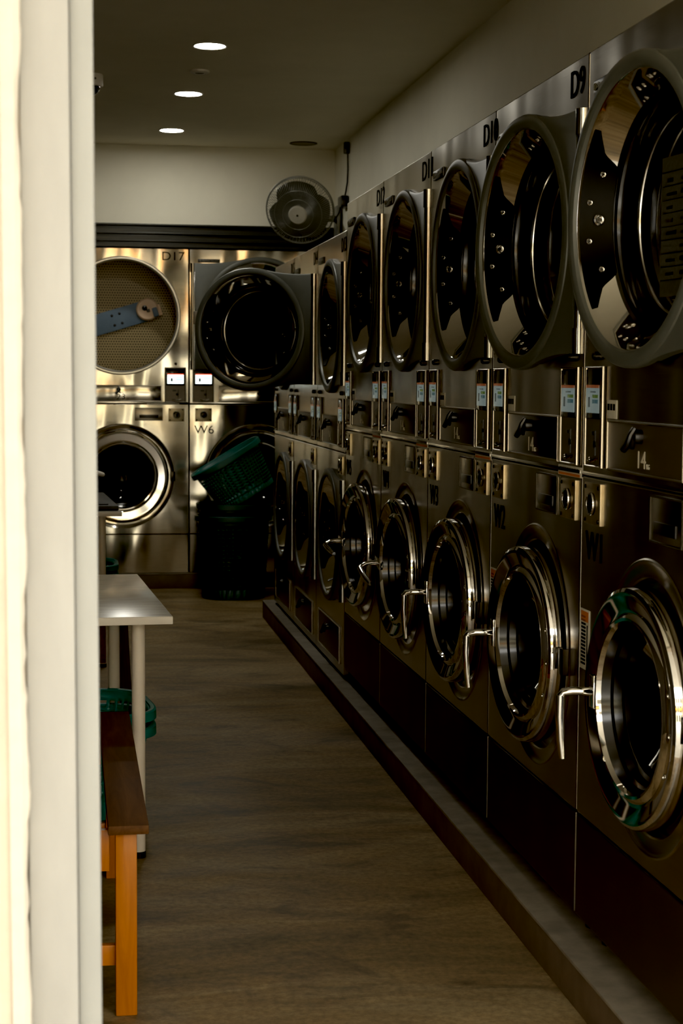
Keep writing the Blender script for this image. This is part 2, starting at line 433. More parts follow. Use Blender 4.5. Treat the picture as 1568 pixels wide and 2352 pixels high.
def dryer_door(parent, R, side, hinge, angle, notice=False):
    """hinge = (x, y, z) on the cabinet; angle swings the free edge outwards."""
    k = (round(R, 3), side)
    d = part('dryer_door', ('dr',) + k, lambda: dryer_ring(R, side), 'door_grey', parent, hinge, (0, 0, math.radians(angle) if side < 0 else -math.radians(angle)))
    cx = side * R * 1.13
    part('door_bowl', ('db',) + k, lambda: MB().lathe([(R - .034, .010), (R - .036, .012), (R - .045, .03), (R - .066, .070)], cx, 0, 96), 'chrome', d)
    part('inner_bowl', ('ib',) + k, lambda: MB().lathe([(R - .066, .070), (R - .070, .076), (R - .080, .078), (R - .083, .084), (R - .086, .112), (R - .090, .114), (R - .097, .114), (R - .099, .120), (R - .103, .142)], cx, 0, 96), 'bowl_dark', d)
    part('bowl_trim', ('bt',) + k, lambda: MB().ring(R - .099, .0035, cx, .119, 0, 80, 8), 'chrome_soft', d)
    part('door_glass', ('dg',) + k, lambda: MB().disc(R - .103, .140, cx, 0, 64, dome=.012), 'glass', d)
    for sg in (1, -1):
        part('bowl_reflection', ('dk', sg) + k, lambda sg=sg: reflection_strip(R, cx, sg), 'black_gloss', d)
        for deg, big in ((-24, 0), (-9, 0), (1, 1), (9, 0), (23, 0)):
            a = math.radians(deg); ang = a if sg > 0 else PI - a
            r = R - .036 - (.023 if big or abs(deg) > 15 else .012); y = .046 if big or abs(deg) > 15 else .030
            part('bolt', ('bolt', big), lambda big=big: bolt_mb(big), 'chrome_soft', d, (cx + r * math.cos(ang), y, r * math.sin(ang)), (0, 0, PI / 2 if sg > 0 else -PI / 2))
    hz = .885 * R
    part('hinge_post', ('hp',) + k, lambda: MB().tube([(0, .018, -hz), (0, .018, hz)], .0125, 14).tube([(0, .018, hz - .055), (0, .018, hz)], .0165, 14).tube([(0, .018, -hz), (0, .018, -hz + .055)], .0165, 14).box(min(0, side * .034), max(0, side * .034), .010, .030, -hz, hz, .002), 'chrome_soft', d)
    if notice:
        nt = MB().box(cx - .115, cx + .16, .126, .1275, -.155, .115)
        no = nt.build('notice_sheet', 'notice', d)
        no['label'] = 'dim printed notice behind the dryer door glass'
        ln = MB()
        for z in (.085, .058, .031, .006, -.02, -.046, -.072, -.098, -.124): ln.box(cx - .11, cx + .155, .1250, .1258, z, z + .0018)
        for z in (.066, .04, .014, -.012, -.036, -.062, -.088, -.114):
            for x in (-.09, -.03, .03, .085):
                if random.random() < .75: ln.box(cx + x, cx + x + random.uniform(.02, .045), .1250, .1258, z, z + random.uniform(.005, .009))
        ln.build('printed_lines', 'black', d)
    return d

def washer_door(parent, R, Rh, side, hinge, angle, handle=True, dish=.010, turn=0):
    k = (round(R, 3), round(Rh, 3), side, dish); cx = side * (R + .02)
    d = part('washer_door', ('wd',) + k, lambda: MB().lathe([(R - .012, .052), (R - .002, .048), (R, .040), (R, .012), (R - .003, .004), (R - .010, 0), (R - .018, .001), (Rh + .022, dish), (Rh + .014, dish + .001), (Rh + .010, .006), (Rh + .004, .002), (Rh - .002, .003), (Rh - .005, .009), (Rh - .008, .016)], cx, 0, 112), 'chrome', parent, hinge, (0, 0, math.radians(angle) if side < 0 else -math.radians(angle)))
    part('door_bowl', ('wb',) + k, lambda: MB().lathe([(Rh - .007, .012), (Rh - .012, .030), (Rh - .020, .034), (Rh - .024, .050), (Rh - .033, .053), (Rh - .037, .070)], cx, 0, 96), 'bowl_dark', d)
    part('door_glass', ('wg',) + k, lambda: MB().disc(Rh - .036, .069, cx, 0, 64, dome=.05), 'glass_dark', d)
    for deg in (17, -4, -27):
        a = math.radians(deg); r = (R + Rh) / 2 + .002
        part('bolt', ('bolt', 0), lambda: bolt_mb(0), 'chrome_soft', d, (cx - side * r * math.cos(a), .006, r * math.sin(a)), (PI, 0, 0))
    part('hinge_block', ('hb',) + k, lambda: MB().box(min(0, -side * .03), max(0, -side * .03), .012, .045, -.03, .03, .003), 'lock_dark', d)
    if handle:
        hx = cx + side * (Rh + .012)
        def hm():
            mb = MB()
            mb.tube([(0, .012, 0), (0, -.020, .001), (side * .004, -.040, .001), (side * .012, -.056, -.002), (side * .014, -.062, -.012)], [.011, .0085, .0085, .009, .009], 12)
            mb.tube([(side * .014, -.062, -.008), (side * .0145, -.063, -.05), (side * .015, -.060, -.10), (side * .014, -.056, -.138)], [.010, .0095, .0085, .0065], 12)
            mb.box(-.013, .013, -.002, .012, -.034, .034, .003)
            return mb
        part('handle', ('hd',) + k, hm, 'chrome', d, (hx, 0, 0), (0, math.radians(turn), 0))
    return d

# ------------------------------------------------------------------ controls
def display(parent, x0, x1, z0, z1, lit, flip):
    """Payment column: black screen border, screen with bars, card slot below."""
    w, h = x1 - x0, z1 - z0
    p = part('payment_panel', ('pp', round(w, 3), round(h, 3)), lambda: MB().box(0, w, -.006, .004, 0, h, .0015), 'bezel', parent, (x0, 0, z0))
    part('panel_edge', ('pe', round(w, 3), round(h, 3)), lambda: MB().tube([(-.002, -.005, -.002), (w + .002, -.005, -.002), (w + .002, -.005, h + .002), (-.002, -.005, h + .002)], .0042, 8, closed=True), 'steel', p)
    sb = h * .52
    part('screen_border', ('sb', round(w, 3), round(h, 3)), lambda: MB().box(.004, w - .004, -.009, 0, h - sb, h - .002, .0015), 'screen_black', p)
    L = lit
    s0, s1 = h - sb + .012, h - sb + .012 + h * .29
    part('screen', ('sc', round(w, 3), round(h, 3)), lambda: MB().box(.012, w - .010, -.0105, -.004, s0, s1, .001), 'screen_lit' if L else 'screen', p)
    part('title_bar', ('tb', round(w, 3), round(h, 3)), lambda: MB().box(.012, w - .010, -.0112, -.006, s1 - .0065, s1, .0005), 'bar_red' if L else 'bar_orange', p)
    part('green_button', ('gb', round(w, 3), round(h, 3), flip), lambda: MB().box(w * .52, w - .014, -.0112, -.006, s0 + h * .155, s0 + h * .19, .0005), 'bar_green_lit' if L else 'bar_green', p)
    if not (L and flip): part('blue_button', ('bb', round(w, 3), round(h, 3), flip), lambda: MB().box(w * .52, w - .014, -.0112, -.006, s0 + h * .10, s0 + h * .14, .0005), 'bar_green_lit' if L else 'bar_blue', p)
    part('screen_print', ('sp', round(w, 3), round(h, 3)), lambda: MB().box(w * .26, w * .37, -.0112, -.006, s0 + h * .06, s0 + h * .165, .0003).box(w * .40, w * .72, -.0112, -.006, s0 + h * .212, s0 + h * .225, .0003), 'bar_grey', p)
    part('card_slot', ('cs', round(w, 3), round(h, 3)), lambda: MB().box(w * .62, w * .66, -.0085, .002, h * .10, h * .36, .0006).box(w * .36, w * .55, -.0075, .002, h * .31, h * .35, .0006).lathe([(.009, 0), (.009, -.008), (.005, -.010), (.001, -.010)], w * .60, h * .22, 16), 'black', p)
    part('coin_cup', ('cc', round(w, 3), round(h, 3)), lambda: MB().tube([(w * (.34 + .44 * t), -.006 - .010 * math.sin(PI * t), h * (.075 - .03 * math.sin(PI * t))) for t in [i / 10 for i in range(11)]], .0035, 8), 'chrome', p)
    part('indicator_knob', ('ik',), lambda: MB().lathe([(.009, .002), (.009, -.008), (.006, -.012), (.001, -.013)], 0, 0, 16), 'lock_dark', p, (w * .52, 0, h + .026))
    return p

def drawer(parent, x0, x1, z0, z1, text, knob_t=.46, mt='recess', big=False):
    w, h = x1 - x0, z1 - z0
    d = part('lint_drawer', ('ld', round(w, 3), round(h, 3)), lambda: MB().box(0, w, -.003, .004, 0, h, .0015), mt, parent, (x0, 0, z0))
    part('drawer_frame', ('lf', round(w, 3), round(h, 3)), lambda: MB().tube([(0, -.003, 0), (w, -.003, 0), (w, -.003, h), (0, -.003, h)], .0032, 8, closed=True), 'steel', d)
    kx, kz = w * knob_t, h * .74
    part('drawer_lock', ('dl',), lambda: MB().lathe([(.014, .002), (.014, -.010), (.012, -.016), (.008, -.018), (.001, -.018)], 0, 0, 20).tube([(0, -.014, .016), (0, -.022, .004), (-.006, -.026, -.014), (-.020, -.030, -.026)], [.006, .007, .0075, .007], 10).tube([(.0, -.018, -.004), (.010, -.022, -.022)], [.006, .004], 8), 'black', d, (kx, -.002, kz))
    if text:
        tw = .045 if not big else .052
        lettering('capacity_figure', text, 'ink_white' if not big else 'ink', d, kx - .012, kx - .012 + tw, h * .12, h * .46, -.0045)
        lettering('capacity_unit', 'KG', 'ink_white' if not big else 'ink', d, kx - .012 + tw + .004, kx - .012 + tw + .022, h * .12, h * .22, -.0045)
    return d

def lock_plate(parent, x0, x1, z0, z1):
    w, h = x1 - x0, z1 - z0
    p = part('coin_box_plate', ('lp', round(w, 3), round(h, 3)), lambda: MB().box(0, w, -.005, .004, 0, h, .0015), 'brass', parent, (x0, 0, z0))
    def screws():
        mb = MB()
        for a in (.1, .9):
            for b in (.1, .9): mb.lathe([(.0045, -.004), (.0045, -.0075), (.001, -.008)], w * a, h * b, 10)
        return mb
    part('plate_screws', ('ps', round(w, 3), round(h, 3)), screws, 'lock_dark', p)
    part('cylinder_lock', ('cl', round(w, 3)), lambda: MB().lathe([(.024, -.004), (.024, -.010), (.019, -.012), (.016, -.006), (.012, -.006), (.012, -.014), (.004, -.015), (.001, -.012)], w * .52, h * .5, 28), 'lock_dark', p)
    part('lock_ring', ('lr', round(w, 3)), lambda: MB().ring(.022, .003, w * .52, -.010, h * .5, 32, 8), 'chrome', p)
    return p

def dispenser(parent, x0, x1, z0, z1):
    w, h = x1 - x0, z1 - z0
    p = part('soap_dispenser', ('sd', round(w, 3), round(h, 3)), lambda: MB().box(0, w, -.004, .004, 0, h, .002), 'steel', parent, (x0, 0, z0))
    part('dispenser_frame', ('sf', round(w, 3), round(h, 3)), lambda: MB().tube([(0, -.003, 0), (w, -.003, 0), (w, -.003, h), (0, -.003, h)], .0026, 8, closed=True), 'lock_dark', p)
    part('dispenser_slot', ('ss', round(w, 3), round(h, 3)), lambda: MB().box(w * .15, w * .85, -.007, 0, h * .18, h * .46, .002), 'black', p)
    return p

def badge(parent, x0, x1, z0, z1):
    w, h = x1 - x0, z1 - z0
    p = part('name_badge', ('nb', round(w, 3), round(h, 3)), lambda: MB().box(0, w, -.006, .002, 0, h, .003), 'badge', parent, (x0, 0, z0))
    lettering('badge_lettering', 'Speed Queen', 'badge_text', p, w * .2, w * .95, h * .22, h * .78, -.0068)
    part('badge_emblem', ('be', round(h, 3)), lambda: MB().ring(h * .24, h * .06, w * .10, -.0068, h * .5, 20, 6), 'badge_text', p)
    return p

def small_sticker(parent, x0, x1, z0, z1, name='sticker', bars=3, orange=False):
    w, h = x1 - x0, z1 - z0
    p = part(name, ('st', name, round(w, 3), round(h, 3)), lambda: MB().box(0, w, -.0015, .001, 0, h, .0006), 'sticker', parent, (x0, 0, z0))
    def marks():
        mb = MB()
        for i in range(bars):
            if w > h: mb.box(w * (.08 + i * .84 / bars), w * (.08 + (i + .72) * .84 / bars), -.0022, 0, h * .45, h * .8)
            else:
                z = h * (.08 + i * .84 / bars); mb.box(w * .14, w * .62, -.0022, 0, z, z + h * .5 / bars)
        if w <= h: mb.box(w * .76, w * .84, -.0022, 0, h * .15, h * .75)
        return mb
    part('sticker_print', ('sk', name, bars), marks, 'ink', p)
    if orange: part('sticker_band', ('so', name), (lambda: MB().box(w * .04, w * .96, -.0022, 0, h * .06, h * .3)) if w > h else (lambda: MB().box(w * .1, w * .9, -.0022, 0, h * .8, h * .97)), 'sticker_orange', p)
    return p

# ------------------------------------------------------------------ machines
DEP = .53
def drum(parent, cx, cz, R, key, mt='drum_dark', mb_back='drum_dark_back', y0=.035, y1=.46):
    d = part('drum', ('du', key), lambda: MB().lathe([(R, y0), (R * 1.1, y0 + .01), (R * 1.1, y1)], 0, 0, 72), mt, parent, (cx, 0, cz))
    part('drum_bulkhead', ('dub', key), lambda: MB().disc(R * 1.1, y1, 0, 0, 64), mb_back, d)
    part('throat_ring', ('dut', key), lambda: MB().lathe([(R + .004, .010), (R - .004, .014), (R - .006, .030), (R, .036)], 0, 0, 72), 'chrome_soft', d)
    return d

def cabinet(parent, W, z0, z1, key, seams):
    part('cabinet', ('cab', key), lambda: MB().box(.004, W - .004, DEP - .05, DEP, z0, z1, .003).box(.004, .018, .02, DEP, z0, z1).box(W - .018, W - .004, .02, DEP, z0, z1).box(.004, W - .004, .02, DEP, z1 - .014, z1 - .001).box(.004, W - .004, .02, DEP, z0, z0 + .014)
         .box(.02, W - .02, .022, DEP, seams - .006, seams + .006), 'dark_body', parent)

def feet(parent, W, z0, zk, key):
    for x in (.06, W - .06):
        for y in (.07, DEP - .08):
            part('foot', ('ft', round(z0 - zk, 3)), lambda: MB().lathe([(.001, 0), (.024, 0), (.024, .012), (.012, .016), (.012, z0 - zk + .002)], axis='z', n=18), 'rubber', parent, (x, y, zk))

def washer_panel_parts(t, W, cx, cz, Rp, z0, z1, key, steelm, Rg=.247):
    part('washer_panel', ('wp', key), lambda: MB().panel_hole(.006, W - .006, z0 + .005, z1 - .005, [(cx, cz, Rp)]), steelm, t)
    part('washer_recess', ('wr', key), lambda: MB().lathe([(Rp, 0), (Rp - .003, -.0025), (Rp - .008, -.001), (Rp - .012, .002), (Rg + .003, .003), (Rg, .006), (Rg - .002, .030), (Rp - .12, .045)], cx, cz, 96), steelm, t)
    part('tub', ('tu', key), lambda: MB().lathe([(Rp - .12, .045), (Rp - .11, .05), (Rp - .11, .40)], cx, cz, 64).disc(Rp - .11, .40, cx, cz, 48), 'tub', t)

def row_machine(i, dryer_text, washer_text, dryer_ang, washer_ang, label, drawer_mt='recess', turn=0):
    W = .8; zk, zb, zs, zm, zt = .0965, .1515, .3766, 1.1167, 2.0165
    t = thing('stacked_washer_dryer', label, 'washer dryer', (XM, Y0 + (i - 1) * .8, 0), -PI / 2, 'stacked washer dryers in the right row')
    cabinet(t, W, zb, zt, 'row', zm); feet(t, W, zb, zk, 'row')
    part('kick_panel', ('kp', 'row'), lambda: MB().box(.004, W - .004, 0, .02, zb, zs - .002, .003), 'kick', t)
    washer_panel_parts(t, W, .45, .695, .287, zs, zm, 'row', 'steel')
    part('dryer_panel', ('dp', 'row'), lambda: MB().panel_hole(.006, W - .006, zm + .005, zt - .005, [(.43, 1.640, .264)]), 'steel', t)
    part('seam_strip', ('ss', 'row'), lambda: MB().box(.006, W - .006, -.003, .004, zm + .002, zm + .010, .001), 'chrome_soft', t)
    drum(t, .43, 1.640, .264, 'row')
    R = .296
    dryer_door(t, R, -1, (.43 + R * 1.13, -.018, 1.640), dryer_ang, notice=(i == 1))
    washer_door(t, .233, .169, -1, (.45 + .253, -.030, .695), washer_ang, turn=turn)
    display(t, .040, .150, 1.143, 1.346, False, True); display(t, .655, .775, 1.141, 1.345, False, False)
    drawer(t, .187, .625, 1.140, 1.238, '14', mt=drawer_mt)
    lock_plate(t, .035, .145, 1.017, 1.105); lock_plate(t, .655, .767, 1.015, 1.103)
    dispenser(t, .452, .622, 1.018, 1.103)
    badge(t, .05, .19, 1.917, 1.945)
    small_sticker(t, .168, .231, 1.243, 1.281)
    small_sticker(t, .622, .797, 1.109, 1.132, 'seam_sticker', 8, True)
    small_sticker(t, .012, .075, .70, .83, 'warning_label', 14, True)
    if dryer_text: lettering('dryer_number', dryer_text, 'ink', t, .668, .668 + .05 * len(dryer_text), 1.937, 1.995, -.0008)
    if washer_text: lettering('washer_number', washer_text, 'ink', t, .036, .146, .940, 1.000, -.0008)
    return t

def short_machine(i, upper_ang, lower_ang, label, text):
    W = .8; zk, zb, zm, zt = .0965, .1125, 1.02, 1.913
    t = thing('stacked_double_dryer', label, 'dryer', (XM, Y0 + (i - 1) * .8, 0), -PI / 2, 'shorter stacked double dryers in the right row')
    cabinet(t, W, zb, zt, 'short', zm); feet(t, W, zb, zk, 'short')
    part('upper_panel', ('dp', 'short'), lambda: MB().panel_hole(.006, W - .006, zm + .005, zt - .005, [(.43, 1.54, .252)]), 'steel', t)
    part('lower_panel', ('lp2', 'short'), lambda: MB().panel_hole(.006, W - .006, zb + .005, zm - .005, [(.43, .66, .252)]), 'steel', t)
    for z, a in ((1.54, upper_ang), (.66, lower_ang)):
        drum(t, .43, z, .252, 'short')
        dryer_door(t, .281, -1, (.43 + .281 * 1.13, -.018, z), a)
    display(t, .045, .150, 1.045, 1.235, False, True); display(t, .655, .76, 1.045, 1.235, False, False)
    drawer(t, .187, .625, 1.045, 1.165, '14')
    drawer(t, .10, .70, .150, .300, None, .5, 'recess')
    lock_plate(t, .655, .750, .93, 1.005)
    badge(t, .05, .19, 1.82, 1.848)
    lettering('dryer_number', text, 'ink', t, .668, .668 + .04 * len(text), 1.830, 1.888, -.0008)
    return t

def spoke(d, dx, dz):
    # slate-blue spoke plate with a peach end piece on the back of the drum
    ang = math.radians(17)
    bp = MB().box(-.30, .085, .418, .438, -.066, .066, .004).build('spoke_plate', 'slate_blue', d, (dx, -.17, dz), (0, -ang, 0))
    hb = MB()
    for x, z in ((-.075, .03), (-.125, .03), (-.075, -.032), (-.125, -.032)): hb.lathe([(.0085, .4165), (.007, .4155), (.001, .4155)], x, z, 14)
    hb.build('plate_hole', 'black', bp)
    en = MB().lathe([(.070, .435), (.070, .400), (.062, .392), (.03, .390), (.001, .390)], .10, .006, 36).box(.10, .185, .400, .435, -.055, .020, .010)
    eo = en.build('end_piece', 'peach', bp)
    MB().lathe([(.017, .389), (.001, .386)], .085, .018, 14).box(.092, .112, .384, .392, -.012, .006, .003).build('end_hole', 'black', eo)
    MB().box(.125, .16, .386, .402, -.055, .005, .008).build('end_tab', 'slate_blue', eo)

def back_machine(x0, label, name_text, washer_text, opened):
    W = .88; zk = .0975; zb, zs, zm, zt = .0995, .344, 1.155, 2.114
    t = thing('large_washer_dryer', label, 'washer dryer', (x0, YB, 0), 0, 'large stacked washer dryers against the back wall')
    key = 'back'
    cabinet(t, W, zb, zt, key, zm)
    part('kick_panel', ('kp', key), lambda: MB().box(.004, W - .004, 0, .02, zb, zs - .002, .003), 'steel_back', t)
    cx = .465 if opened else .425
    washer_panel_parts(t, W, cx, .706, .327, zs, zm, (key, cx), 'steel_back', .289)
    Rd = .353
    part('dryer_panel', ('dp', key, cx), lambda: MB().panel_hole(.006, W - .006, zm + .005, zt - .005, [(cx, 1.697, Rd - .012 if opened else .33)]), 'steel_back', t)
    part('seam_strip', ('ss', key), lambda: MB().box(.006, W - .006, -.003, .004, zm + .004, zm + .014, .001), 'chrome_soft', t)
    if opened:
        d = drum(t, cx, 1.697, Rd - .012, 'lit', 'drum', 'drum_back', .03, .27)
        part('opening_rim', ('or',), lambda: MB().lathe([(Rd + .012, .002), (Rd + .010, -.010), (Rd + .004, -.018), (Rd - .004, -.018), (Rd - .010, -.010), (Rd - .013, .0), (Rd - .016, .03)], cx, 1.697, 96), 'rim_satin', t)
        spoke(d, .075, .015)
    else:
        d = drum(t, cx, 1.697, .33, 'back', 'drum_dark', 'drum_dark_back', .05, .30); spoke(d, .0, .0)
        dryer_door(t, .372, 1, (cx - .372 * 1.13 + .018, -.020, 1.697), 1.0)
        part('door_latch', ('dlatch',), lambda: MB().box(-.03, .03, -.010, 0, -.040, .040, .004), 'bezel', t, (.055, -.018, 1.69))
    washer_door(t, .279, .203, -1 if opened else 1, (cx + .299 if opened else cx - .299, -.026, .706), 1.2, handle=True, dish=.0018)
    display(t, .734, .856, 1.170, 1.378, True, False); display(t, .028, .150, 1.170, 1.378, True, True)
    drawer(t, .185, .707, 1.172, 1.268, '23', .50, 'steel_back', True)
    lock_plate(t, .753, .850, 1.047, 1.128); lock_plate(t, .038, .142, 1.047, 1.130)
    dispenser(t, .547, .716, 1.054, 1.129)
    badge(t, .055, .192, 2.030, 2.052)
    small_sticker(t, .62, .82, 1.150, 1.166, 'seam_sticker', 8)
    if name_text: lettering('dryer_number', name_text, 'ink', t, .716, .853, 2.040, 2.092, -.0008)
    if washer_text: lettering('washer_number', washer_text, 'ink', t, .033, .155, .971, 1.023, -.0008)
    return t

row_machine(1, None, 'W1', 6.3, 3.2, 'stainless stacked washer and dryer marked W1, nearest the doorway')
row_machine(2, 'D9', 'W2', 6.4, 4.0, 'stainless stacked washer and dryer marked D9, between the W1 and D10 machines', 'black')
row_machine(3, 'D10', 'W3', 1.2, 4.0, 'stainless stacked washer and dryer marked W3, third from the doorway')
row_machine(4, 'D11', 'W4', 0.8, 4.0, 'stainless stacked washer and dryer marked D11, next to the D12 machine', turn=-72)
row_machine(5, 'D12', 'W5', 0.8, 4.0, 'stainless stacked washer and dryer marked D12, beside the shorter double dryers', turn=-80)
short_machine(6, .8, .8, 'shorter stacked double dryer with closed doors, right after the D12 machine', 'D13')
short_machine(7, 58, .8, 'shorter stacked double dryer with its upper door swung wide open', 'D14')
short_machine(8, .8, .8, 'shorter stacked double dryer at the far end of the right row', 'D15')
back_machine(-.1525, 'large stainless washer dryer marked D17 with lit open drum, against the back wall', 'D17', None, True)
back_machine(.7275, 'large stainless washer dryer marked W6 behind the teal baskets', None, 'W6', False)

# ------------------------------------------------------------------ room shell
XL = -1.15
struct('floor', MB().box(XL - .1, XW + .1, 1.90, 11.3, -.06, 0), 'floor')
struct('ceiling', MB().box(XL - .1, XW + .1, 1.9, 11.3, CEIL, CEIL + .1), 'ceiling')
struct('wall_right', MB().box(XW, XW + .1, 1.9, 11.3, 0, CEIL), 'wall')
struct('wall_left', MB().box(XL - .1, XL, 1.9, 11.3, 0, CEIL), 'wall_left')
struct('wall_back', MB().box(XL, XW, 11.16, 11.3, 0, CEIL), 'wall')
struct('wall_upper_back', MB().box(XL, XW, YB + .015, 11.16, 2.256, CEIL), 'wall')
def kerb(name, x0, x1, y0, y1, h, edge):
    mb = MB().box(x0, x1, y0, y1, 0, h - .008, .002)
    o = struct(name, mb, 'kerb_face')
    return o
kerb('trim_1', XM - .048, XW, 2.2, 9.27, .0965, 'x')
struct('trim_2', MB().box(XM - .050, XW, 2.2, 9.272, .0965 - .008, .0965, .002), 'kerb_top')
kerb('trim_3', XL, XW, YB - .004, 11.16, .0975, 'y')
struct('trim_4', MB().box(XL, XW, YB - .006, 11.16, .0895, .0975, .002), 'kerb_top')
# dark stepped valance above the back machines
va = MB()
for z0, z1, dy in ((2.118, 2.152, .012), (2.152, 2.160, .030), (2.160, 2.196, .030), (2.196, 2.206, .052), (2.206, 2.246, .040), (2.246, 2.256, .066)):
    va.box(XL, XW - .002, YB - dy, YB + .014, z0, z1, .0015)
struct('trim_5', va, 'valance')

# facade: white door frame on the left, cream render beyond it, lintel and right jamb out of view
struct('door_1', MB().box(-.0505, .0030, 1.885, 2.06, 0, 2.72, .004), 'frame_white', label='white painted door frame')
struct('door_2', MB().box(.0030, .0290, 1.893, 2.03, 0, 2.72, .004), 'frame_edge', label='white inner edge of the door frame')
cv = []; ck = []
N = 160
for i in range(N + 1):
    z = 2.5 * i / N
    x = -.0495 + .0018 * math.sin(z * 23) + random.uniform(-.0014, .0014)
    cv.append((x, z))
vs = []
for x, z in cv: vs += [(-.070, 1.872, z), (-.056, 1.869, z), (x - .002, 1.873, z), (x, 1.890, z)]
struct('trim_6', MB().add(vs, [(i * 4 + k, i * 4 + k + 1, (i + 1) * 4 + k + 1, (i + 1) * 4 + k) for i in range(N) for k in range(3)]), 'caulk')
struct('wall_front', MB().box(-.80, -.068, 1.875, 2.06, 0, 2.72).box(-4.0, XL, 1.875, 2.06, 0, 2.72).box(-.068, -.0505, 1.89, 2.06, 0, 2.9).box(-4.0, 4.0, 1.875, 2.06, 2.72, 2.95).box(1.45, 4.0, 1.875, 2.06, 0, 2.72), 'stucco')
struct('exterior_ground', MB().box(-14, 14, -12, 1.90, -.08, -.01), 'pavement')
struct('exterior_shade_canopy', MB().box(-4.5, 4.5, -1.2, 1.875, 2.95, 3.07), 'canopy')  # unseen canopy added to hold back skylight from the door frame
LEAN = .0050
for nm in ('door_1', 'door_2', 'trim_6'):          # the frame is not quite plumb
    o = bpy.data.objects[nm]; o.rotation_euler = (0, -LEAN, 0); o.location.x = LEAN * 1.15
fo = struct('exterior_facade_wall', MB().box(-14, 14, -10.3, -10, 0, 5.2), 'facade')
aw = MB()
for x in (-9, -4.2, .4, 5): aw.box(x, x + 3.4, -10, -9.2, 2.5, 2.9, .02)
struct('exterior_awning_trim', aw, 'awning')

# ------------------------------------------------------------------ ceiling fittings
for (x, y), lab in zip(((.598, 7.408), (.592, 8.66), (.583, 9.946)), ('round lit ceiling downlight nearest the doorway', 'round lit ceiling downlight in the middle of the row of three', 'round lit ceiling downlight closest to the back wall')):
    t = thing('ceiling_downlight', lab, 'ceiling light', (x, y, CEIL), 0, 'lit ceiling downlights')
    MB().lathe([(.074, 0), (.075, -.003), (.072, -.005), (.066, -.004), (.064, -.001)], axis='z', n=48).build('trim_ring', 'lamp_rim', t)
    MB().lathe([(.0655, -.0025), (.05, -.003), (.001, -.003)], axis='z', n=48).build('diffuser', 'downlight', t)
t = thing('unlit_downlight', 'dark unlit round downlight in the ceiling above the wall fan', 'ceiling light', (1.401, 10.33, CEIL))
MB().lathe([(.084, 0), (.085, -.004), (.078, -.006), (.070, -.003)], axis='z', n=40).build('trim_ring', 'dark_body', t)
MB().lathe([(.071, -.003), (.03, -.001), (.001, -.001)], axis='z', n=40).build('diffuser', 'kick', t)
t = thing('smoke_detector', 'small flat round smoke detector on the ceiling between two downlights', 'smoke detector', (.599, 8.015, CEIL))
MB().lathe([(.046, 0), (.046, -.008), (.040, -.012), (.026, -.013), (.024, -.009)], axis='z', n=36).build('housing', 'lamp_rim', t)
MB().lathe([(.024, -.009), (.020, -.012), (.010, -.011), (.001, -.011)], axis='z', n=28).build('sensor_cap', 'dark_body', t)
t = thing('ceiling_security_camera', 'white dome security camera on the ceiling beside the door frame', 'security camera', (.104, 8.216, CEIL))
MB().lathe([(.054, 0), (.056, -.004), (.056, -.052), (.052, -.056), (.044, -.056)], axis='z', n=36).build('housing', 'white_plastic', t)
MB().lathe([(.042 * math.cos(a), -.055 - .042 * math.sin(a)) for a in [PI / 2 * k / 10 for k in range(10)]] + [(.0005, -.097)], axis='z', n=36).build('dome', 'dome', t)
MB().lathe([(.005, 0), (.005, -.002), (.001, -.002)], n=12).build('screw', 'lock_dark', t, (.018, -.0535, -.026))

# ------------------------------------------------------------------ wall fan
FC = Vector((1.288, 9.62, EYE + .948))
t = thing('wall_fan', 'grey caged wall fan mounted above the shorter dryers', 'fan', FC)
fr = (math.radians(23), 0, math.radians(-17))     # tips the head down and towards the aisle
g = MB(); Rg = .193
g.ring(Rg, .0045, 0, -.0, 0, 72, 8); g.ring(Rg * .985, .0025, 0, -.02, 0, 72, 6); g.ring(Rg * .70, .0016, 0, -.080, 0, 60, 6); g.ring(Rg * .45, .0016, 0, -.090, 0, 48, 6)
for k in range(96):
    a = 2 * PI * k / 96; c, s_ = math.cos(a), math.sin(a)
    g.tube([(c * r, y, s_ * r) for r, y in ((.050, -.094), (.10, -.089), (.15, -.076), (.182, -.044), (.193, -.002))], .0011, 5, cap=False)
for k in range(64):
    a = 2 * PI * k / 64; c, s_ = math.cos(a), math.sin(a)
    g.tube([(c * r, y, s_ * r) for r, y in ((.050, .045), (.12, .05), (.175, .035), (.193, .002))], .0009, 5, cap=False)
go = g.build('guard', 'fan_guard', t, (0, 0, 0), fr)
MB().lathe([(.052, -.084), (.053, -.096), (.047, -.103), (.02, -.105), (.001, -.105)], n=40).build('hub_cap', 'fan_hub', go)
MB().lathe([(.007, -.104), (.006, -.107), (.001, -.108)], n=14).build('hub_emblem', 'black', go)
for k in range(3):
    b = MB(); vs = []; n1, n2 = 10, 14
    for i in range(n1 + 1):
        r = .035 + .137 * i / n1
        wd = math.radians(40 + 40 * math.sin(PI * min(1, .25 + .75 * i / n1)))
        for j in range(n2 + 1):
            u = j / n2 - .5; a = u * 2 * wd
            vs.append((r * math.cos(a), -.012 + u * .045, r * math.sin(a)))
    b.add(vs, [(i * (n2 + 1) + j, i * (n2 + 1) + j + 1, (i + 1) * (n2 + 1) + j + 1, (i + 1) * (n2 + 1) + j) for i in range(n1) for j in range(n2)])
    b.build('blade', 'fan_blade', go, (0, 0, 0), (0, 2 * PI * k / 3 + .4, 0))
MB().lathe([(.001, .135), (.035, .132), (.055, .11), (.060, .06), (.058, .03), (.03, .02), (.012, -.084), (.001, -.084)], n=32).build('motor', 'fan_blade', go)
MB().tube([(.0, .10, -.03), (.06, .28, -.03), (.16, .50, .0), (.25, .66, .02), (.330, .73, .02)], [.018, .018, .02, .02, .022], 12).build('support_arm', 'fan_guard', t)
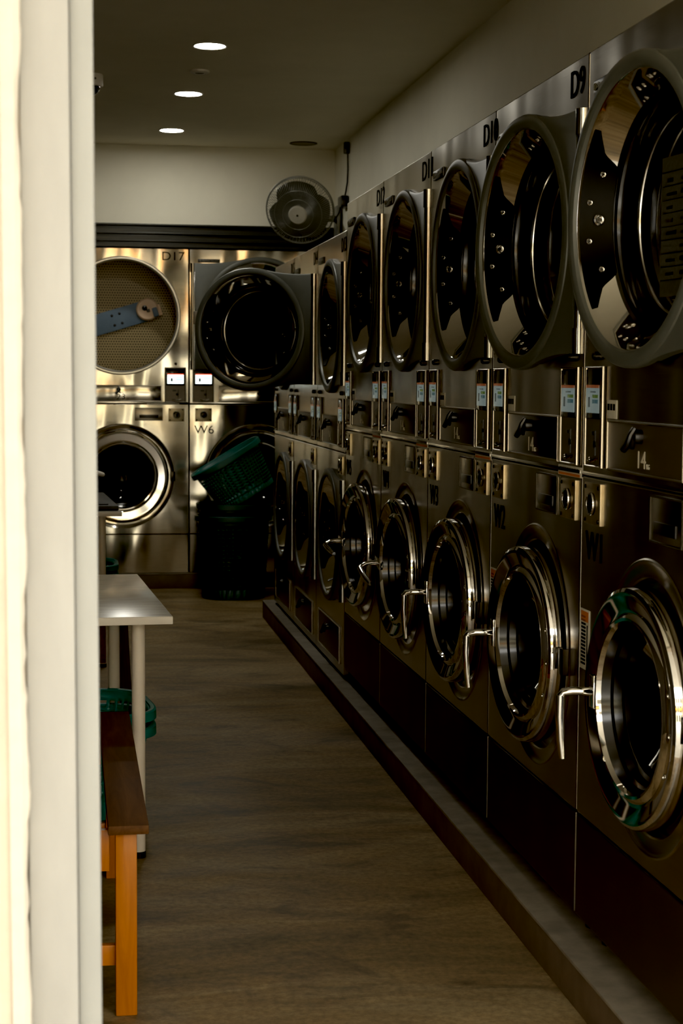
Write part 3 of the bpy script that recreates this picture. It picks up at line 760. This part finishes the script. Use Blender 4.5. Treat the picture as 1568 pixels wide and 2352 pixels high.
MB().box(.315, .334, .66, .80, -.09, .10, .006).build('wall_mount', 'fan_guard', t)
t2 = thing('power_cord', 'black power cord and adapter running up the wall beside the fan', 'cord', (XW, 10.09, EYE + 1.06))
MB().tube([(-.016, .045, .02), (-.012, .02, .05), (-.010, -.02, .10), (-.009, -.03, .18), (-.010, -.025, .26), (-.012, -.03, .285)], .0055, 8).build('cable', 'black', t2)
MB().box(-.050, -.002, -.035, .10, -.045, .025, .012).build('adapter', 'black', t2)
MB().box(-.036, -.001, -.052, -.016, .265, .335, .008).build('plug', 'black', t2)
MB().tube([(-.03, .10, -.03), (-.03, .16, -.06), (-.05, .20, -.10), (-.02, .26, -.14), (-.012, .27, -.20)], .0045, 8).build('lower_cable', 'black', t2)

# ------------------------------------------------------------------ laundry baskets
def sup(a, b, n, k, p=3.2):
    t = 2 * PI * k / n; c, s = math.cos(t), math.sin(t)
    return (a * math.copysign(abs(c) ** (2 / p), c), b * math.copysign(abs(s) ** (2 / p), s))

def basket_meshes(key, a, b, h, taper, nholes, rows, m, hole_from=.25, hole_to=.85, p=3.2, lip=.026):
    def wall():
        mb = MB(); nu = nholes * 3; zs = [0.0]
        z = hole_from; step = (hole_to - hole_from) / rows
        for r in range(rows): zs += [hole_from + r * step, hole_from + (r + .68) * step]
        zs += [hole_to + .001, 1.0]
        holes = set(range(1, 1 + 2 * rows, 2))
        vs = []
        for q in zs:
            f = taper + (1 - taper) * q
            for k in range(nu): x, y = sup(a * f, b * f, nu, k, p); vs.append((x, y, q * h))
        fs = []
        for r in range(len(zs) - 1):
            for k in range(nu):
                if r in holes and k % 3 != 0: continue
                fs.append((r * nu + k, r * nu + (k + 1) % nu, (r + 1) * nu + (k + 1) % nu, (r + 1) * nu + k))
        fs.append(tuple(range(nu - 1, -1, -1)))
        return mb.add(vs, fs)
    def rim():
        mb = MB(); n = 72; vs = []
        prof = [(0, -.004), (.004, .004), (.014, .006), (.020, .002), (.021, -lip), (.017, -lip)]
        for dx, dz in prof:
            for k in range(n): x, y = sup(a + dx, b + dx, n, k, p); vs.append((x, y, h + dz))
        return mb.add(vs, [(j * n + k, j * n + (k + 1) % n, (j + 1) * n + (k + 1) % n, (j + 1) * n + k) for j in range(len(prof) - 1) for k in range(n)])
    def w():
        me = wall().mesh('basket'); me.materials.append(M[m]); return me
    def r():
        me = rim().mesh('rim'); me.materials.append(M[m]); return me
    return cached(('bw', key, m), w), cached(('br', key, m), r)

def basket(loc, rotz, label, key, dims, m='teal', group=None, tilt=(0, 0)):
    t = thing('laundry_basket', label, 'laundry basket', loc, rotz, group)
    t.rotation_euler = (tilt[0], tilt[1], rotz)
    me, ri = basket_meshes(key, *dims[:7 - 0], **{}) if False else basket_meshes(key, dims['a'], dims['b'], dims['h'], dims['taper'], dims['n'], dims['rows'], m, dims.get('h0', .25), dims.get('h1', .85), dims.get('p', 3.2), dims.get('lip', .026))
    o = link('basket_wall', me, t); s = o.modifiers.new('Solidify', 'SOLIDIFY'); s.thickness = .003; s.offset = 0
    link('rim', ri, t)
    return t
LOW = dict(a=.285, b=.222, h=.272, taper=.80, n=38, rows=6, h0=.2, h1=.93, p=4.0, lip=.024)
SMALL = dict(a=.190, b=.172, h=.235, taper=.84, n=26, rows=5, h0=.10, h1=.80, p=4.0)
g1 = 'teal baskets stacked under the near table'
basket((-.062, 5.185, 0), math.radians(7), 'lower of two teal baskets stacked behind the table leg', 'low', LOW, group=g1)
basket((-.062, 5.185, .048), math.radians(7), 'upper of two teal baskets stacked behind the table leg', 'low', LOW, group=g1)
basket((-.138, 4.705, 0), 0, 'single teal basket with square holes just past the wooden bench', 'small', SMALL)
g2 = 'teal baskets stacked under the far table'
for k, lab in enumerate(('bottom teal basket of the stack under the far table', 'topmost teal basket of the stack under the far table')):
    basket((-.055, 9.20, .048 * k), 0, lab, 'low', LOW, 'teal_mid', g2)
g3 = 'teal baskets stacked in front of the back washer'
TALL = dict(a=.215, b=.185, h=.495, taper=.86, n=46, rows=16, h0=.12, h1=.90, p=2.6)
MIDB = dict(a=.205, b=.175, h=.33, taper=.85, n=46, rows=12, h0=.15, h1=.86, p=2.6)
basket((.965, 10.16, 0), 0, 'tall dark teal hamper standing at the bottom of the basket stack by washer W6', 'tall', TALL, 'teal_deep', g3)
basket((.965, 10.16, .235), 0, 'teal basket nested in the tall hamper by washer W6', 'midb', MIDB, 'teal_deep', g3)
TOP = dict(a=.215, b=.175, h=.275, taper=.82, n=52, rows=11, h0=.10, h1=.86, p=2.8)
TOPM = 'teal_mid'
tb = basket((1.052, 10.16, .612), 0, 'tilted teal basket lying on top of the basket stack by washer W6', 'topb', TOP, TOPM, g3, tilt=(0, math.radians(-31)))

# ------------------------------------------------------------------ wooden bench
t = thing('wooden_bench', 'wooden bench with brown plank seat and orange pine legs beside the door frame', 'bench', (0, 0, 0))
for x0, x1 in ((.070, .1535), (-.028, .056), (-.126, -.042), (-.224, -.140)):
    MB().box(x0, x1, 3.420, 4.62, .390, .410, .004).build('seat_plank', 'wood_top', t)
for x0, x1 in ((.086, .130), (-.205, -.161)):
    for y0, y1 in ((3.452, 3.497), (4.43, 4.475)):
        MB().box(x0, x1, y0, y1, 0, .390, .003).build('leg', 'wood_leg', t)
for y in (3.470, 4.445):
    MB().box(-.161, .074, y, y + .02, .302, .389, .002).build('apron', 'wood_leg', t)
    MB().box(-.161, .086, y, y + .02, .102, .145, .002).build('stretcher', 'wood_leg', t)
for x in (.090, -.195):
    MB().box(x, x + .02, 3.497, 4.43, .33, .389, .002).build('side_rail', 'wood_leg', t)

# ------------------------------------------------------------------ tables
def table(label, corner, rot, w, l, h, leg_in, group=None):
    """Origin at the near right corner of the top, table runs away along +Y and to the left."""
    t = thing('folding_table', label, 'table', (corner[0], corner[1], 0), rot, group)
    MB().box(-w, 0, 0, l, h - .022, h - .0015, .002).build('table_edge', 'table_edge', t)
    MB().box(-w + .002, -.002, .002, l - .002, h - .0025, h, .0008).build('table_top', 'table_top', t)
    for x in (-leg_in, -w + leg_in):
        for y in (leg_in, l - leg_in):
            lg = MB().lathe([(.0185, .018), (.0185, h - .022)], x, 0, 24, axis='z', cy=y).build('leg', 'table_leg', t)
            MB().lathe([(.001, 0), (.0195, 0), (.0195, .018), (.001, .019)], x, 0, 24, axis='z', cy=y).build('foot_cap', 'black', lg)
    return t
g4 = 'white tables along the left wall'
table('white table with scuffed top and round legs behind the wooden bench', (.269, 4.546), math.radians(3.2), .86, 1.0, .680, .085, g4)
table('white table farther back holding the charcoal board', (.226, 7.66), math.radians(3.2), .70, 1.0, .718, .085, g4)
t = thing('charcoal_board', 'charcoal ironing board lying on the far white table', 'board', (.190, 7.67, .7185), math.radians(3.2))
MB().box(-.45, .024, .02, .92, 0, .024, .008).build('board_top', 'cloth_dark', t)
MB().box(-.43, -.02, .06, .80, .024, .030, .003).build('cover', 'cloth_dark', t)
t = thing('white_rod', 'short white rounded rod sticking out past the door frame', 'rod', (.10, 7.9, .7505))
MB().tube([(-.30, .0, .025), (-.30, 0, .16)], .02, 12).build('stand', 'white_plastic', t)
MB().tube([(-.31, 0, .165), (-.10, 0, .152), (.030, 0, .124), (.048, 0, .119), (.054, 0, .1175)], [.012, .012, .012, .010, .004], 14).build('rod_arm', 'white_plastic', t)
t = thing('dark_bench', 'dark stained wooden bench under the tables behind the stacked teal baskets', 'bench', (0, 0, 0))
MB().box(-.45, .235, 6.30, 6.62, .40, .43, .004).build('seat', 'wood_dark', t)
ap = MB().box(-.42, .125, 6.33, 6.352, .255, .40, .002).build('apron', 'wood_top', t)
for x0, xt in ((.20, .185), (-.40, -.385)):
    for y in (6.325, 6.555):
        MB().add([(xt - .032, y, .40), (xt + .022, y, .40), (xt + .022, y + .045, .40), (xt - .032, y + .045, .40), (x0 - .012, y, 0), (x0 + .028, y, 0), (x0 + .028, y + .045, 0), (x0 - .012, y + .045, 0)],
                 [(0, 1, 2, 3), (4, 7, 6, 5), (0, 4, 5, 1), (1, 5, 6, 2), (2, 6, 7, 3), (3, 7, 4, 0)]).build('leg', 'wood_dark', t)

# ------------------------------------------------------------------ light
w = bpy.data.worlds.new('World'); bpy.context.scene.world = w; w.use_nodes = True
nt = w.node_tree; bg = nt.nodes['Background']
gr = nt.nodes.new('ShaderNodeTexCoord'); sp = nt.nodes.new('ShaderNodeSeparateXYZ')
nt.links.new(gr.outputs['Generated'], sp.inputs['Vector'])
rp = ramp(nt, [(0.0, (.99, .94, .84)), (0.25, (1.0, .96, .88)), (1.0, (1.0, .98, .92))])
nt.links.new(sp.outputs['Z'], rp.inputs['Fac']); nt.links.new(rp.outputs['Color'], bg.inputs['Color'])
bg.inputs['Strength'].default_value = 5.2
sl = bpy.data.lights.new('sun', 'SUN'); sl.energy = 8.0; sl.angle = .02; sl.color = (1, .95, .85)
so = bpy.data.objects.new('sun', sl); C.objects.link(so)
so.rotation_euler = Vector((.45, -.25, -.85)).to_track_quat('-Z', 'Y').to_euler()

# ------------------------------------------------------------------ camera
cam = bpy.data.cameras.new('camera'); co = bpy.data.objects.new('camera', cam); C.objects.link(co)
F, yaw, pit, roll = 3897.2289, .1584, .0786, .0070
fw = Vector((math.sin(yaw) * math.cos(pit), math.cos(yaw) * math.cos(pit), -math.sin(pit)))
r0 = Vector((math.cos(yaw), -math.sin(yaw), 0)); u0 = r0.cross(fw)
r = math.cos(roll) * r0 + math.sin(roll) * u0; u = -math.sin(roll) * r0 + math.cos(roll) * u0
co.matrix_world = Matrix(((r.x, u.x, -fw.x, 0), (r.y, u.y, -fw.y, 0), (r.z, u.z, -fw.z, EYE), (0, 0, 0, 1)))
cam.sensor_fit = 'VERTICAL'; cam.sensor_height = 36; cam.sensor_width = 24; cam.lens = F / 2352 * 36
cam.clip_start = .05; cam.clip_end = 100
cam.dof.use_dof = True; cam.dof.focus_distance = 4.6; cam.dof.aperture_fstop = 9.0
sc = bpy.context.scene; sc.camera = co
sc.view_settings.view_transform = 'Standard'; sc.view_settings.look = 'None'
vs_ = sc.view_settings
vs_.use_curve_mapping = True
vs_.curve_mapping.black_level = (.0060, .0061, .0064)
vs_.curve_mapping.update()
sc.view_settings.exposure = 0.46; sc.view_settings.gamma = 1.0
sc.cycles.max_bounces = 8; sc.cycles.glossy_bounces = 5; sc.cycles.transparent_max_bounces = 12
sc.cycles.sample_clamp_indirect = 4.0; sc.cycles.caustics_reflective = False
